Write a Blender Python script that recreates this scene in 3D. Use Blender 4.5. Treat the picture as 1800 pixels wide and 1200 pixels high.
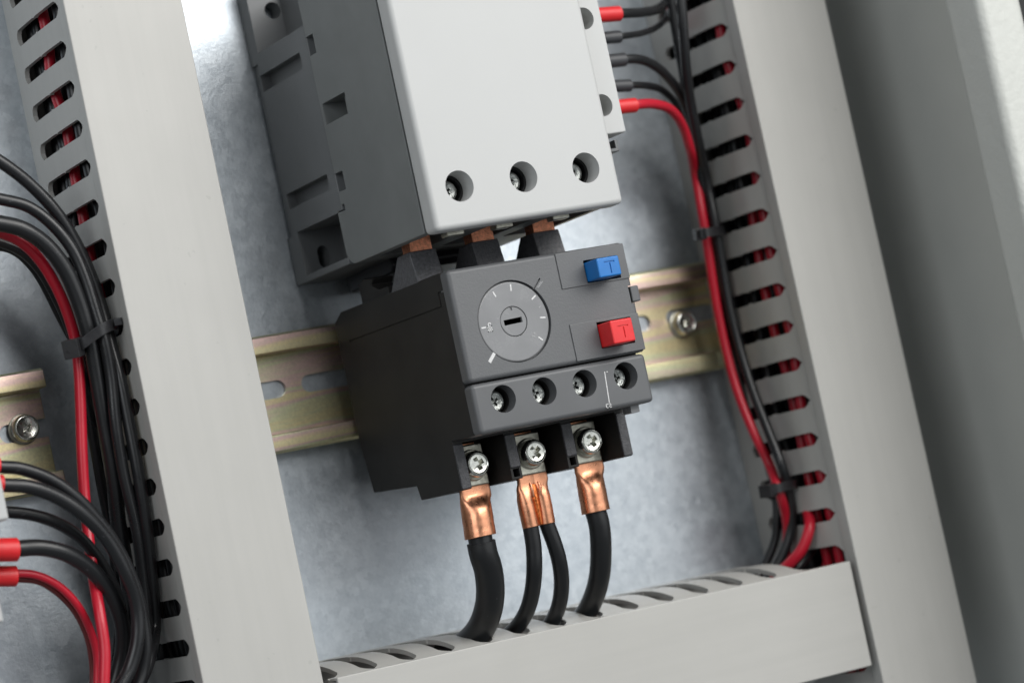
import bpy, bmesh, math, random
from mathutils import Vector, Matrix, geometry
random.seed(7)
D = bpy.data
for o in list(D.objects): D.objects.remove(o)
scene = bpy.context.scene
col = scene.collection
R = math.radians

# ------------------------------------------------------------------ camera
# Everything is measured in millimetres on the mounting panel: u to the right, v up, w out of the panel.
def V3(p): return Vector((p[0], -p[2], p[1])) * 0.001
cd = D.cameras.new('camera'); cam = D.objects.new('camera', cd); col.objects.link(cam)
rows = ((0.858056,0.152446,-0.490408),(-0.469071,-0.156116,-0.869253),(-0.209074,0.975904,-0.062448))
m = Matrix(((rows[0][0], rows[0][1], rows[0][2], 0), (rows[1][0], rows[1][1], rows[1][2], 0), (rows[2][0], rows[2][1], rows[2][2], 0), (0, 0, 0, 1)))
cam.matrix_world = Matrix.Translation(Vector((-0.363381,-0.755670,-0.050939))) @ m
cd.lens = 99.025; cd.sensor_width = 36; cd.clip_start = 0.02; cd.clip_end = 60
cd.dof.use_dof = True; cd.dof.focus_distance = 0.782; cd.dof.aperture_fstop = 11.0
scene.camera = cam

# ------------------------------------------------------------------ world and lights
world = D.worlds.new('World'); scene.world = world; world.use_nodes = True
wn = world.node_tree.nodes; wl = world.node_tree.links
wn['Background'].inputs[0].default_value = (0.80, 0.86, 0.90, 1)
wn['Background'].inputs[1].default_value = 0.20
def area(name, loc, target, sx, sy, power, colr):
    l = D.lights.new(name, 'AREA'); l.shape = 'RECTANGLE'; l.size = sx; l.size_y = sy; l.energy = power; l.color = colr
    o = D.objects.new(name, l); col.objects.link(o)
    o.location = V3(loc); d = V3(target) - V3(loc)
    o.rotation_euler = d.to_track_quat('-Z', 'Y').to_euler()
    return o
area('key_softbox', (350, 520, 860), (20, 0, 40), 1.0, 0.66, 11.6, (1.0, 0.985, 0.96))
area('bounce_panel', (680, 20, 1150), (20, 0, 0), 1.5, 1.1, 4.2, (0.94, 0.98, 1.0))
area('fill_softbox', (-760, 300, 620), (0, 0, 40), 0.6, 0.6, 3.0, (0.93, 0.97, 1.0))
scene.view_settings.view_transform = 'Standard'
scene.view_settings.look = 'None'
scene.view_settings.exposure = 0.0
scene.view_settings.gamma = 1.0
scene.render.engine = 'CYCLES'

# ------------------------------------------------------------------ materials
def mat(name, color, rough=0.5, metal=0.0, spec=0.5, bump=None, mottle=None, roughvar=None, streak=None, specks=None, coat=0.0, sss=0.0):
    """bump=(scale per mm, strength, distance mm); mottle=(scale, amount); streak=(axis scale tuple, amount)"""
    mt = D.materials.new(name); mt.use_nodes = True
    nt = mt.node_tree; n = nt.nodes; L = nt.links
    b = n['Principled BSDF']
    b.inputs['Base Color'].default_value = (*color, 1); b.inputs['Roughness'].default_value = rough
    b.inputs['Metallic'].default_value = metal; b.inputs['Specular IOR Level'].default_value = spec
    b.inputs['Coat Weight'].default_value = coat; b.inputs['Coat Roughness'].default_value = 0.15
    if sss:
        b.inputs['Subsurface Weight'].default_value = sss; b.inputs['Subsurface Radius'].default_value = (0.002, 0.002, 0.002)
    tc = n.new('ShaderNodeTexCoord'); mp = n.new('ShaderNodeMapping'); mp.inputs['Scale'].default_value = (1000,) * 3
    L.new(tc.outputs['Object'], mp.inputs['Vector'])
    def noise(scale, detail=3, vec=None, rg=0.55):
        t = n.new('ShaderNodeTexNoise'); t.inputs['Scale'].default_value = scale; t.inputs['Detail'].default_value = detail
        t.inputs['Roughness'].default_value = rg
        L.new((vec or mp.outputs['Vector']), t.inputs['Vector']); return t
    cur = None
    def modulate(src, amount):
        nonlocal cur
        mr = n.new('ShaderNodeMapRange'); mr.inputs['From Min'].default_value = 0.3; mr.inputs['From Max'].default_value = 0.7
        mr.inputs['To Min'].default_value = 1 - amount; mr.inputs['To Max'].default_value = 1 + amount
        L.new(src, mr.inputs['Value'])
        mx = n.new('ShaderNodeMix'); mx.data_type = 'RGBA'; mx.blend_type = 'MULTIPLY'; mx.inputs['Factor'].default_value = 1
        if cur is None: mx.inputs['A'].default_value = (*color, 1)
        else: L.new(cur, mx.inputs['A'])
        L.new(mr.outputs['Result'], mx.inputs['B']); cur = mx.outputs['Result']
    if mottle: modulate(noise(mottle[0], 4).outputs['Fac'], mottle[1])
    if streak:
        mp2 = n.new('ShaderNodeMapping'); mp2.inputs['Scale'].default_value = tuple(1000 * a for a in streak[0])
        L.new(tc.outputs['Object'], mp2.inputs['Vector'])
        modulate(noise(1.0, 3, mp2.outputs['Vector']).outputs['Fac'], streak[1])
    if specks:
        t = noise(specks[0], 1); mr = n.new('ShaderNodeMapRange')
        mr.inputs['From Min'].default_value = specks[1]; mr.inputs['From Max'].default_value = specks[1] + 0.02
        mr.inputs['To Min'].default_value = 1; mr.inputs['To Max'].default_value = specks[2]
        L.new(t.outputs['Fac'], mr.inputs['Value'])
        mx = n.new('ShaderNodeMix'); mx.data_type = 'RGBA'; mx.blend_type = 'MULTIPLY'; mx.inputs['Factor'].default_value = 1
        if cur is None: mx.inputs['A'].default_value = (*color, 1)
        else: L.new(cur, mx.inputs['A'])
        L.new(mr.outputs['Result'], mx.inputs['B']); cur = mx.outputs['Result']
    if cur is not None: L.new(cur, b.inputs['Base Color'])
    if roughvar:
        t = noise(roughvar[0], 4); mr = n.new('ShaderNodeMapRange')
        mr.inputs['From Min'].default_value = 0.3; mr.inputs['From Max'].default_value = 0.7
        mr.inputs['To Min'].default_value = max(0.02, rough - roughvar[1]); mr.inputs['To Max'].default_value = rough + roughvar[1]
        L.new(t.outputs['Fac'], mr.inputs['Value']); L.new(mr.outputs['Result'], b.inputs['Roughness'])
    if bump:
        t = noise(bump[0], 2); bp = n.new('ShaderNodeBump'); bp.inputs['Strength'].default_value = bump[1]; bp.inputs['Distance'].default_value = bump[2] * 0.001
        L.new(t.outputs['Fac'], bp.inputs['Height']); L.new(bp.outputs['Normal'], b.inputs['Normal'])
    return mt

def galvanised():
    mt = D.materials.new('galvanised_steel'); mt.use_nodes = True
    n = mt.node_tree.nodes; L = mt.node_tree.links; b = n['Principled BSDF']
    tc = n.new('ShaderNodeTexCoord'); mp = n.new('ShaderNodeMapping'); mp.inputs['Scale'].default_value = (1000,) * 3
    L.new(tc.outputs['Object'], mp.inputs['Vector'])
    def noise(s, d):
        t = n.new('ShaderNodeTexNoise'); t.inputs['Scale'].default_value = s; t.inputs['Detail'].default_value = d; L.new(mp.outputs['Vector'], t.inputs['Vector']); return t.outputs['Fac']
    wob = n.new('ShaderNodeTexNoise'); wob.inputs['Scale'].default_value = 0.8; wob.inputs['Detail'].default_value = 3
    L.new(mp.outputs['Vector'], wob.inputs['Vector'])
    ad = n.new('ShaderNodeMix'); ad.data_type = 'VECTOR'; ad.inputs['Factor'].default_value = 0.22
    sc = n.new('ShaderNodeVectorMath'); sc.operation = 'MULTIPLY_ADD'; sc.inputs[1].default_value = (3.0,) * 3
    L.new(wob.outputs['Color'], sc.inputs[0]); L.new(mp.outputs['Vector'], sc.inputs[2])
    vo = n.new('ShaderNodeTexVoronoi'); vo.inputs['Scale'].default_value = 0.42; vo.feature = 'F1'; L.new(sc.outputs[0], vo.inputs['Vector'])
    bw = n.new('ShaderNodeRGBToBW'); L.new(vo.outputs['Color'], bw.inputs['Color'])
    big = noise(0.035, 4); fine = noise(0.9, 5)
    def madd(a, k, c):
        q = n.new('ShaderNodeMath'); q.operation = 'MULTIPLY_ADD'; L.new(a, q.inputs[0]); q.inputs[1].default_value = k
        if isinstance(c, float): q.inputs[2].default_value = c
        else: L.new(c, q.inputs[2])
        return q.outputs[0]
    mid = noise(0.28, 3)
    x = madd(bw.outputs[0], 0.22, madd(big, 0.26, madd(fine, 0.26, madd(mid, 0.30, -0.03))))
    cr = n.new('ShaderNodeValToRGB'); e = cr.color_ramp.elements
    e[0].position = 0.30; e[0].color = (0.43, 0.475, 0.52, 1); e[1].position = 0.68; e[1].color = (0.63, 0.675, 0.715, 1)
    L.new(x, cr.inputs['Fac']); L.new(cr.outputs['Color'], b.inputs['Base Color'])
    b.inputs['Metallic'].default_value = 0.82
    L.new(madd(big, 0.10, madd(mid, 0.04, madd(bw.outputs[0], 0.07, 0.30))), b.inputs['Roughness'])
    bp = n.new('ShaderNodeBump'); bp.inputs['Strength'].default_value = 0.22; bp.inputs['Distance'].default_value = 0.0003
    L.new(madd(bw.outputs[0], 0.2, fine), bp.inputs['Height']); L.new(bp.outputs['Normal'], b.inputs['Normal'])
    return mt

def chromate():
    mt = D.materials.new('yellow_zinc_chromate'); mt.use_nodes = True
    n = mt.node_tree.nodes; L = mt.node_tree.links; b = n['Principled BSDF']
    tc = n.new('ShaderNodeTexCoord'); mp = n.new('ShaderNodeMapping'); mp.inputs['Scale'].default_value = (10, 300, 150)
    L.new(tc.outputs['Object'], mp.inputs['Vector'])
    t = n.new('ShaderNodeTexNoise'); t.inputs['Scale'].default_value = 0.8; t.inputs['Detail'].default_value = 5; t.inputs['Distortion'].default_value = 0.8
    L.new(mp.outputs['Vector'], t.inputs['Vector'])
    cr = n.new('ShaderNodeValToRGB'); cr.color_ramp.elements[0].position = 0.25; cr.color_ramp.elements[0].color = (0.70, 0.63, 0.40, 1)
    cr.color_ramp.elements[1].position = 0.78; cr.color_ramp.elements[1].color = (0.90, 0.82, 0.55, 1)
    for p, c in ((0.38, (0.82, 0.72, 0.42)), (0.47, (0.72, 0.72, 0.47)), (0.55, (0.80, 0.58, 0.54)), (0.63, (0.88, 0.76, 0.46))):
        e = cr.color_ramp.elements.new(p); e.color = (*c, 1)
    L.new(t.outputs['Fac'], cr.inputs['Fac'])
    mp2 = n.new('ShaderNodeMapping'); mp2.inputs['Scale'].default_value = (1000,) * 3; L.new(tc.outputs['Object'], mp2.inputs['Vector'])
    g = n.new('ShaderNodeTexNoise'); g.inputs['Scale'].default_value = 1.3; g.inputs['Detail'].default_value = 4; L.new(mp2.outputs['Vector'], g.inputs['Vector'])
    mx = n.new('ShaderNodeMix'); mx.data_type = 'RGBA'; mx.blend_type = 'MULTIPLY'; mx.inputs['Factor'].default_value = 1
    mr = n.new('ShaderNodeMapRange'); mr.inputs['From Min'].default_value = 0.3; mr.inputs['From Max'].default_value = 0.7; mr.inputs['To Min'].default_value = 0.9; mr.inputs['To Max'].default_value = 1.08
    L.new(g.outputs['Fac'], mr.inputs['Value']); L.new(cr.outputs['Color'], mx.inputs['A']); L.new(mr.outputs['Result'], mx.inputs['B'])
    L.new(mx.outputs['Result'], b.inputs['Base Color'])
    b.inputs['Metallic'].default_value = 0.92; b.inputs['Roughness'].default_value = 0.37
    bp = n.new('ShaderNodeBump'); bp.inputs['Strength'].default_value = 0.12; bp.inputs['Distance'].default_value = 0.0002
    L.new(g.outputs['Fac'], bp.inputs['Height']); L.new(bp.outputs['Normal'], b.inputs['Normal'])
    return mt

M = dict(
    galv=galvanised(), rail=chromate(),
    duct=mat('grey_pvc', (0.450, 0.442, 0.418), 0.42, bump=(0.9, 0.05, 0.2), streak=((0.35, 0.35, 0.02), 0.02), mottle=(0.05, 0.02), specks=(0.35, 0.76, 0.92)),
    duct_h=mat('grey_pvc_horizontal', (0.450, 0.442, 0.418), 0.42, bump=(0.9, 0.05, 0.2), streak=((0.02, 0.35, 0.35), 0.02), mottle=(0.05, 0.02)),
    face=mat('pale_grey_plastic', (0.495, 0.50, 0.495), 0.50, bump=(2.2, 0.10, 0.12), mottle=(0.04, 0.012)),
    house=mat('slate_grey_plastic', (0.178, 0.187, 0.186), 0.45, bump=(2.6, 0.12, 0.12), mottle=(0.06, 0.08)),
    base=mat('dark_slate_plastic', (0.145, 0.151, 0.156), 0.45, bump=(2.2, 0.08, 0.12), mottle=(0.06, 0.06)),
    relay=mat('charcoal_grained_plastic', (0.105, 0.108, 0.113), 0.42, bump=(1.9, 0.26, 0.18), mottle=(0.06, 0.04)),
    relay2=mat('charcoal_smooth_plastic', (0.103, 0.106, 0.111), 0.42, bump=(3.0, 0.10, 0.1), mottle=(0.08, 0.05)),
    black=mat('black_plastic', (0.023, 0.022, 0.021), 0.55, spec=0.28, bump=(2.2, 0.10, 0.12), mottle=(0.1, 0.15)),
    black2=mat('shaded_black_plastic', (0.020, 0.020, 0.023), 0.38, bump=(3.5, 0.25, 0.12), mottle=(0.2, 0.15)),  # base plastic darkened to carry the shade below the contactor
    arm=mat('speckled_black_plastic', (0.085, 0.085, 0.092), 0.36, bump=(2.4, 0.7, 0.25), mottle=(1.2, 0.35)),
    arm2=mat('speckled_dark_edge', (0.045, 0.045, 0.05), 0.38, bump=(2.4, 0.7, 0.25), mottle=(1.2, 0.35)),
    void=mat('dark_interior', (0.006, 0.006, 0.007), 0.7),  # near-black that paints shade into slots and recesses
    dial=mat('grey_dial_plastic', (0.21, 0.212, 0.218), 0.24, mottle=(0.10, 0.07), roughvar=(0.2, 0.06), coat=0.2),
    white=mat('white_print', (0.62, 0.62, 0.62), 0.6, mottle=(2.0, 0.15)),
    faint=mat('worn_white_print', (0.30, 0.305, 0.31), 0.6, mottle=(2.5, 0.3)),
    blue=mat('blue_plastic', (0.010, 0.165, 0.50), 0.36, bump=(3.0, 0.15, 0.12), mottle=(0.3, 0.05), sss=0.05),
    red=mat('red_plastic', (0.72, 0.022, 0.025), 0.36, bump=(3.0, 0.15, 0.12), mottle=(0.3, 0.05), sss=0.05),
    steel=mat('bright_zinc_steel', (0.66, 0.66, 0.61), 0.22, metal=1.0, bump=(1.0, 0.10, 0.2), mottle=(0.8, 0.14), roughvar=(1.0, 0.08)),
    steel2=mat('dull_zinc_steel', (0.42, 0.41, 0.35), 0.38, metal=1.0, bump=(1.0, 0.3, 0.2), mottle=(0.5, 0.25)),
    steel3=mat('dark_screw_steel', (0.26, 0.27, 0.26), 0.30, metal=1.0, bump=(0.9, 0.5, 0.4), mottle=(0.9, 0.45)),
    copper=mat('copper', (0.76, 0.35, 0.205), 0.32, metal=1.0, bump=(0.22, 0.12, 0.5), mottle=(0.22, 0.26), roughvar=(0.6, 0.09)),
    copper2=mat('oxidised_copper_seam', (0.62, 0.17, 0.05), 0.35, metal=1.0, bump=(0.8, 0.4, 0.5), mottle=(0.5, 0.2)),
    cu_cut=mat('sawn_copper', (0.72, 0.30, 0.18), 0.42, metal=1.0, bump=(3.0, 0.8, 0.2), mottle=(1.5, 0.3)),
    cable=mat('black_pvc_insulation', (0.012, 0.0125, 0.014), 0.31, bump=(1.2, 0.10, 0.2), roughvar=(0.15, 0.06), specks=(0.8, 0.755, 4.0)),
    power=mat('black_rubber_insulation', (0.010, 0.0105, 0.0115), 0.38, bump=(0.8, 0.10, 0.2), roughvar=(0.12, 0.06), specks=(0.7, 0.75, 4.0)),
    wred=mat('red_pvc_insulation', (0.50, 0.010, 0.028), 0.33, bump=(1.2, 0.10, 0.2), mottle=(0.1, 0.08)),
    dred=mat('dark_red_insulation', (0.16, 0.022, 0.02), 0.38, mottle=(0.1, 0.08)),
    sleeve=mat('red_vinyl_sleeve', (0.70, 0.020, 0.025), 0.42, bump=(1.0, 0.12, 0.2), mottle=(0.2, 0.06), sss=0.08),
    bsleeve=mat('black_vinyl_sleeve', (0.045, 0.047, 0.052), 0.45, bump=(1.0, 0.12, 0.2)),
    tie=mat('black_nylon', (0.020, 0.020, 0.022), 0.36, bump=(0.7, 0.25, 0.3), roughvar=(0.5, 0.1)),
    cabinet_smooth=mat('grey_green_paint', (0.55, 0.555, 0.52), 0.45, bump=(0.5, 0.04, 0.3), mottle=(0.03, 0.03)),
    cabinet=mat('grey_green_powder_coat', (0.52, 0.53, 0.50), 0.45, bump=(0.4, 0.28, 0.9), mottle=(0.03, 0.03)),
    outer_dark=mat('outer_black', (0.01, 0.011, 0.011), 0.7),
)

# ------------------------------------------------------------------ object helpers
ORG = {}
def tag(o, label=None, cat=None, group=None, kind=None):
    if label: o['label'] = label
    if cat: o['category'] = cat
    if group: o['group'] = group
    if kind: o['kind'] = kind
    return o
def thing(name, label, cat, org=(0, 0, 0), group=None):
    o = D.objects.new(name, None); col.objects.link(o); o.location = V3(org); ORG[o.name] = tuple(org)
    o.empty_display_size = 0.01
    return tag(o, label, cat, group)
def mesh_from(verts, faces, name, org=(0, 0, 0), mt=None):
    me = D.meshes.new(name)
    O = V3(org)
    me.from_pydata([tuple(V3(v) - O) for v in verts], [], faces); me.validate(); 
    bm = bmesh.new(); bm.from_mesh(me); bmesh.ops.recalc_face_normals(bm, faces=bm.faces); bm.to_mesh(me); bm.free()
    if mt: me.materials.append(M[mt])
    return me
def prebevel(me, width, seg, ang):
    bm = bmesh.new(); bm.from_mesh(me)
    es = [e for e in bm.edges if len(e.link_faces) == 2 and e.calc_face_angle(0) > R(ang)]
    bmesh.ops.bevel(bm, geom=es, offset=width * 0.001, segments=seg, profile=0.5, affect='EDGES', clamp_overlap=True)
    bm.to_mesh(me); bm.free(); return me
def finish(o, bevel=0.0, seg=3, ang=35, smooth=True, weighted=False):
    me = o.data
    if smooth: me.shade_smooth()
    if weighted:
        me.set_sharp_from_angle(angle=R(40))
        md = o.modifiers.new('weighted', 'WEIGHTED_NORMAL'); md.keep_sharp = True; md.weight = 80
        return o
    if bevel:
        md = o.modifiers.new('bevel', 'BEVEL'); md.width = bevel * 0.001; md.segments = seg; md.limit_method = 'ANGLE'
        md.angle_limit = R(ang); md.harden_normals = True; md.miter_outer = 'MITER_ARC'; md.use_clamp_overlap = True
    elif smooth: me.set_sharp_from_angle(angle=R(ang))
    return o
def add(name, me, parent=None, bevel=0.0, seg=3, ang=35, org=None, smooth=True, weighted=False):
    o = D.objects.new(name, me); col.objects.link(o)
    if parent is not None:
        o.parent = parent; ORG[o.name] = ORG[parent.name]
    else:
        o.location = V3(org or (0, 0, 0)); ORG[o.name] = tuple(org or (0, 0, 0))
    return finish(o, bevel, seg, ang, smooth, weighted)
def org_of(parent, org): return ORG[parent.name] if parent is not None else (org or (0, 0, 0))
def box_vf(u0, u1, v0, v1, w0, w1):
    v = [(u0, v0, w0), (u1, v0, w0), (u1, v1, w0), (u0, v1, w0), (u0, v0, w1), (u1, v0, w1), (u1, v1, w1), (u0, v1, w1)]
    return v, [(0, 3, 2, 1), (4, 5, 6, 7), (0, 1, 5, 4), (1, 2, 6, 5), (2, 3, 7, 6), (3, 0, 4, 7)]
def box(name, b, mt, parent=None, bevel=0.3, org=None, cuts=None, seg=3, ang=35):
    v, f = box_vf(*b); me = mesh_from(v, f, name, org_of(parent, org), mt)
    if cuts:
        if bevel: prebevel(me, bevel, seg, ang)
        me = carve(me, cuts, org_of(parent, org))
        return add(name, me, parent, org=org, weighted=True)
    return add(name, me, parent, bevel, seg, ang, org)
def prism_vf(poly, axis, lo, hi):
    """poly: 2-D outline; axis u -> (v? ) the outline is (a, b) = the two other axes in u,v,w order"""
    def P(a, b, t): return {'u': (t, a, b), 'v': (a, t, b), 'w': (a, b, t)}[axis]
    n = len(poly)
    v = [P(a, b, lo) for a, b in poly] + [P(a, b, hi) for a, b in poly]
    f = [tuple(range(n - 1, -1, -1)), tuple(range(n, 2 * n))] + [(i, (i + 1) % n, n + (i + 1) % n, n + i) for i in range(n)]
    return v, f
def prism(name, poly, axis, lo, hi, mt, parent=None, bevel=0.3, org=None, cuts=None, seg=3, ang=35):
    v, f = prism_vf(poly, axis, lo, hi); me = mesh_from(v, f, name, org_of(parent, org), mt)
    if cuts:
        if bevel: prebevel(me, bevel, seg, ang)
        me = carve(me, cuts, org_of(parent, org))
        return add(name, me, parent, org=org, weighted=True)
    return add(name, me, parent, bevel, seg, ang, org)
def circ(cx, cy, r, n=40, a0=0.0): return [(cx + r * math.cos(a0 + 2 * math.pi * i / n), cy + r * math.sin(a0 + 2 * math.pi * i / n)) for i in range(n)]
def slot2d(cx, cy, hl, r, n=10):
    p = []
    for i in range(n + 1): a = -math.pi / 2 + math.pi * i / n; p.append((cx + hl + r * math.cos(a), cy + r * math.sin(a)))
    for i in range(n + 1): a = math.pi / 2 + math.pi * i / n; p.append((cx - hl + r * math.cos(a), cy + r * math.sin(a)))
    return p
def carve(me, cuts, org, solver='MANIFOLD'):
    """subtract closed solids (vertex, face lists in panel millimetres) from a mesh and keep the result"""
    o = D.objects.new('work', me); col.objects.link(o); tmp = []
    for cv, cf in cuts:
        cm = mesh_from(cv, cf, 'cutter', org); co = D.objects.new('cutter', cm); col.objects.link(co); tmp.append(co)
        md = o.modifiers.new('b', 'BOOLEAN'); md.operation = 'DIFFERENCE'; md.object = co; md.solver = solver
    dg = bpy.context.evaluated_depsgraph_get()
    res = D.meshes.new_from_object(o.evaluated_get(dg)); res.name = me.name; nv0 = len(me.vertices)
    D.objects.remove(o)
    for t in tmp:
        cm = t.data; D.objects.remove(t); D.meshes.remove(cm)
    if solver == 'MANIFOLD' and len(res.vertices) <= nv0:
        print('carve fallback', me.name); return carve(me, cuts, org, 'EXACT')
    bm = bmesh.new(); bm.from_mesh(res)
    bmesh.ops.remove_doubles(bm, verts=bm.verts, dist=1e-6)
    bmesh.ops.dissolve_limit(bm, angle_limit=R(0.5), verts=bm.verts, edges=bm.edges)
    bm.to_mesh(res); bm.free()
    return res
def catmull(pts, k=8):
    P = [Vector(p) for p in pts]; P = [P[0] * 2 - P[1]] + P + [P[-1] * 2 - P[-2]]; out = []
    for i in range(1, len(P) - 2):
        a, b, c, d = P[i - 1], P[i], P[i + 1], P[i + 2]
        t0 = 0.0; t1 = t0 + max((b - a).length, 1e-4) ** .5; t2 = t1 + max((c - b).length, 1e-4) ** .5; t3 = t2 + max((d - c).length, 1e-4) ** .5
        for j in range(k):
            t = t1 + (t2 - t1) * j / k
            A1 = a * ((t1 - t) / (t1 - t0)) + b * ((t - t0) / (t1 - t0)); A2 = b * ((t2 - t) / (t2 - t1)) + c * ((t - t1) / (t2 - t1)); A3 = c * ((t3 - t) / (t3 - t2)) + d * ((t - t2) / (t3 - t2))
            B1 = A1 * ((t2 - t) / (t2 - t0)) + A2 * ((t - t0) / (t2 - t0)); B2 = A2 * ((t3 - t) / (t3 - t1)) + A3 * ((t - t1) / (t3 - t1))
            out.append(B1 * ((t2 - t) / (t2 - t1)) + B2 * ((t - t1) / (t2 - t1)))
    out.append(P[-2]); return out
def tube_vf(pts, r, n=20, k=8, spline=True):
    C = catmull(pts, k) if spline else [Vector(p) for p in pts]
    v = []; f = []; up = Vector((0, 0, 1)); N = len(C)
    for i, c in enumerate(C):
        t = (C[min(i + 1, N - 1)] - C[max(i - 1, 0)]).normalized()
        if i == 0:
            s = t.cross(up)
            if s.length < 0.1: s = t.cross(Vector((0, 1, 0)))
            s.normalize()
        else: s = (s - t * s.dot(t)).normalized()
        q = t.cross(s)
        rr = r if not callable(r) else r(i / (N - 1))
        for j in range(n):
            a = 2 * math.pi * j / n; v.append(tuple(c + s * (rr * math.cos(a)) + q * (rr * math.sin(a))))
    for i in range(N - 1):
        for j in range(n): f.append((i * n + j, i * n + (j + 1) % n, (i + 1) * n + (j + 1) % n, (i + 1) * n + j))
    f.append(tuple(range(n - 1, -1, -1))); f.append(tuple(range((N - 1) * n, N * n)))
    return v, f
def tube(name, pts, r, mt, parent=None, org=None, n=20, k=8, spline=True):
    v, f = tube_vf(pts, r, n, k, spline); me = mesh_from(v, f, name, org_of(parent, org), mt)
    return add(name, me, parent, 0, 3, 50, org)
def join_vf(parts):
    V = []; F = []
    for v, f in parts:
        b = len(V); V += list(v); F += [tuple(b + i for i in q) for q in f]
    return V, F
def lathe_vf(c, prof, n=40):
    """solid of revolution about the w axis through c=(u,v); prof = [(r, w)...] closed at both ends"""
    v = []; f = []
    for r, w in prof:
        for j in range(n): a = 2 * math.pi * j / n; v.append((c[0] + r * math.cos(a), c[1] + r * math.sin(a), w))
    for i in range(len(prof) - 1):
        for j in range(n): f.append((i * n + j, i * n + (j + 1) % n, (i + 1) * n + (j + 1) % n, (i + 1) * n + j))
    f.append(tuple(range(n))); f.append(tuple(range((len(prof) - 1) * n, len(prof) * n)))
    return v, f
def rot2(poly, a, c):
    ca, sa = math.cos(a), math.sin(a); return [(c[0] + x * ca - y * sa, c[1] + x * sa + y * ca) for x, y in poly]
def cross_cut(c, w0, w1, L, t, a):
    out = []
    for k in range(2):
        p = rot2([(-L, -t), (L, -t), (L, t), (-L, t)], a + k * math.pi / 2, c)
        q = rot2([(-L * .45, -t * .7), (L * .45, -t * .7), (L * .45, t * .7), (-L * .45, t * .7)], a + k * math.pi / 2, c)
        v = [(x, y, w0) for x, y in q] + [(x, y, w1) for x, y in p]
        out.append((v, [(0, 3, 2, 1), (4, 5, 6, 7)] + [(i, (i + 1) % 4, 4 + (i + 1) % 4, 4 + i) for i in range(4)]))
    return out
def pan_head(c, r, w0, h, n=44): 
    return lathe_vf(c, [(r * .3, w0), (r * .96, w0), (r, w0 + h * .12), (r, w0 + h * .55), (r * .97, w0 + h * .74), (r * .91, w0 + h * .90), (r * .84, w0 + h * .985), (r * .78, w0 + h), (r * .73, w0 + h * .94), (r * .68, w0 + h * .92), (r * .3, w0 + h * .86)], n)
def strip(name, p, q, wid, thick, w, mt, parent, bevel=0.0):
    a = Vector(p[:2]); b = Vector(q[:2]); d = (b - a).normalized(); s = Vector((-d.y, d.x)) * (wid / 2)
    poly = [tuple(a - s), tuple(b - s), tuple(b + s), tuple(a + s)]
    return prism(name, poly, 'w', w - 0.3, w + thick, mt, parent, bevel)

# ------------------------------------------------------------------ the setting: mounting panel and cabinet
def structure(name, o): o['kind'] = 'structure'; return o
structure('mounting_panel', box('mounting_panel', (-230, 199, -230, 250, -2.0, 0), 'galv', None, 0.0))
wall = box('cabinet_wall', (200, 201.5, -230, 250, -30, 104), 'cabinet_smooth', None, 0.0); structure('cabinet_wall', wall)
structure('cabinet_wall', box('cabinet_back_wall', (-230, 200, -230, 250, -33, -31.5), 'cabinet', None, 0.0))
frame = prism('cabinet_frame', [(176.5, 98), (193, 98), (193, 115), (176.5, 115)], 'v', -230, 250, 'cabinet', None, 3.2, seg=6)
structure('cabinet_frame', frame)
structure('outer_dark_strip', box('outer_dark_strip', (193.5, 215, -230, 250, 96, 111), 'outer_dark', None, 1.0))  # black strip added to keep the background beyond the frame dark

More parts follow.
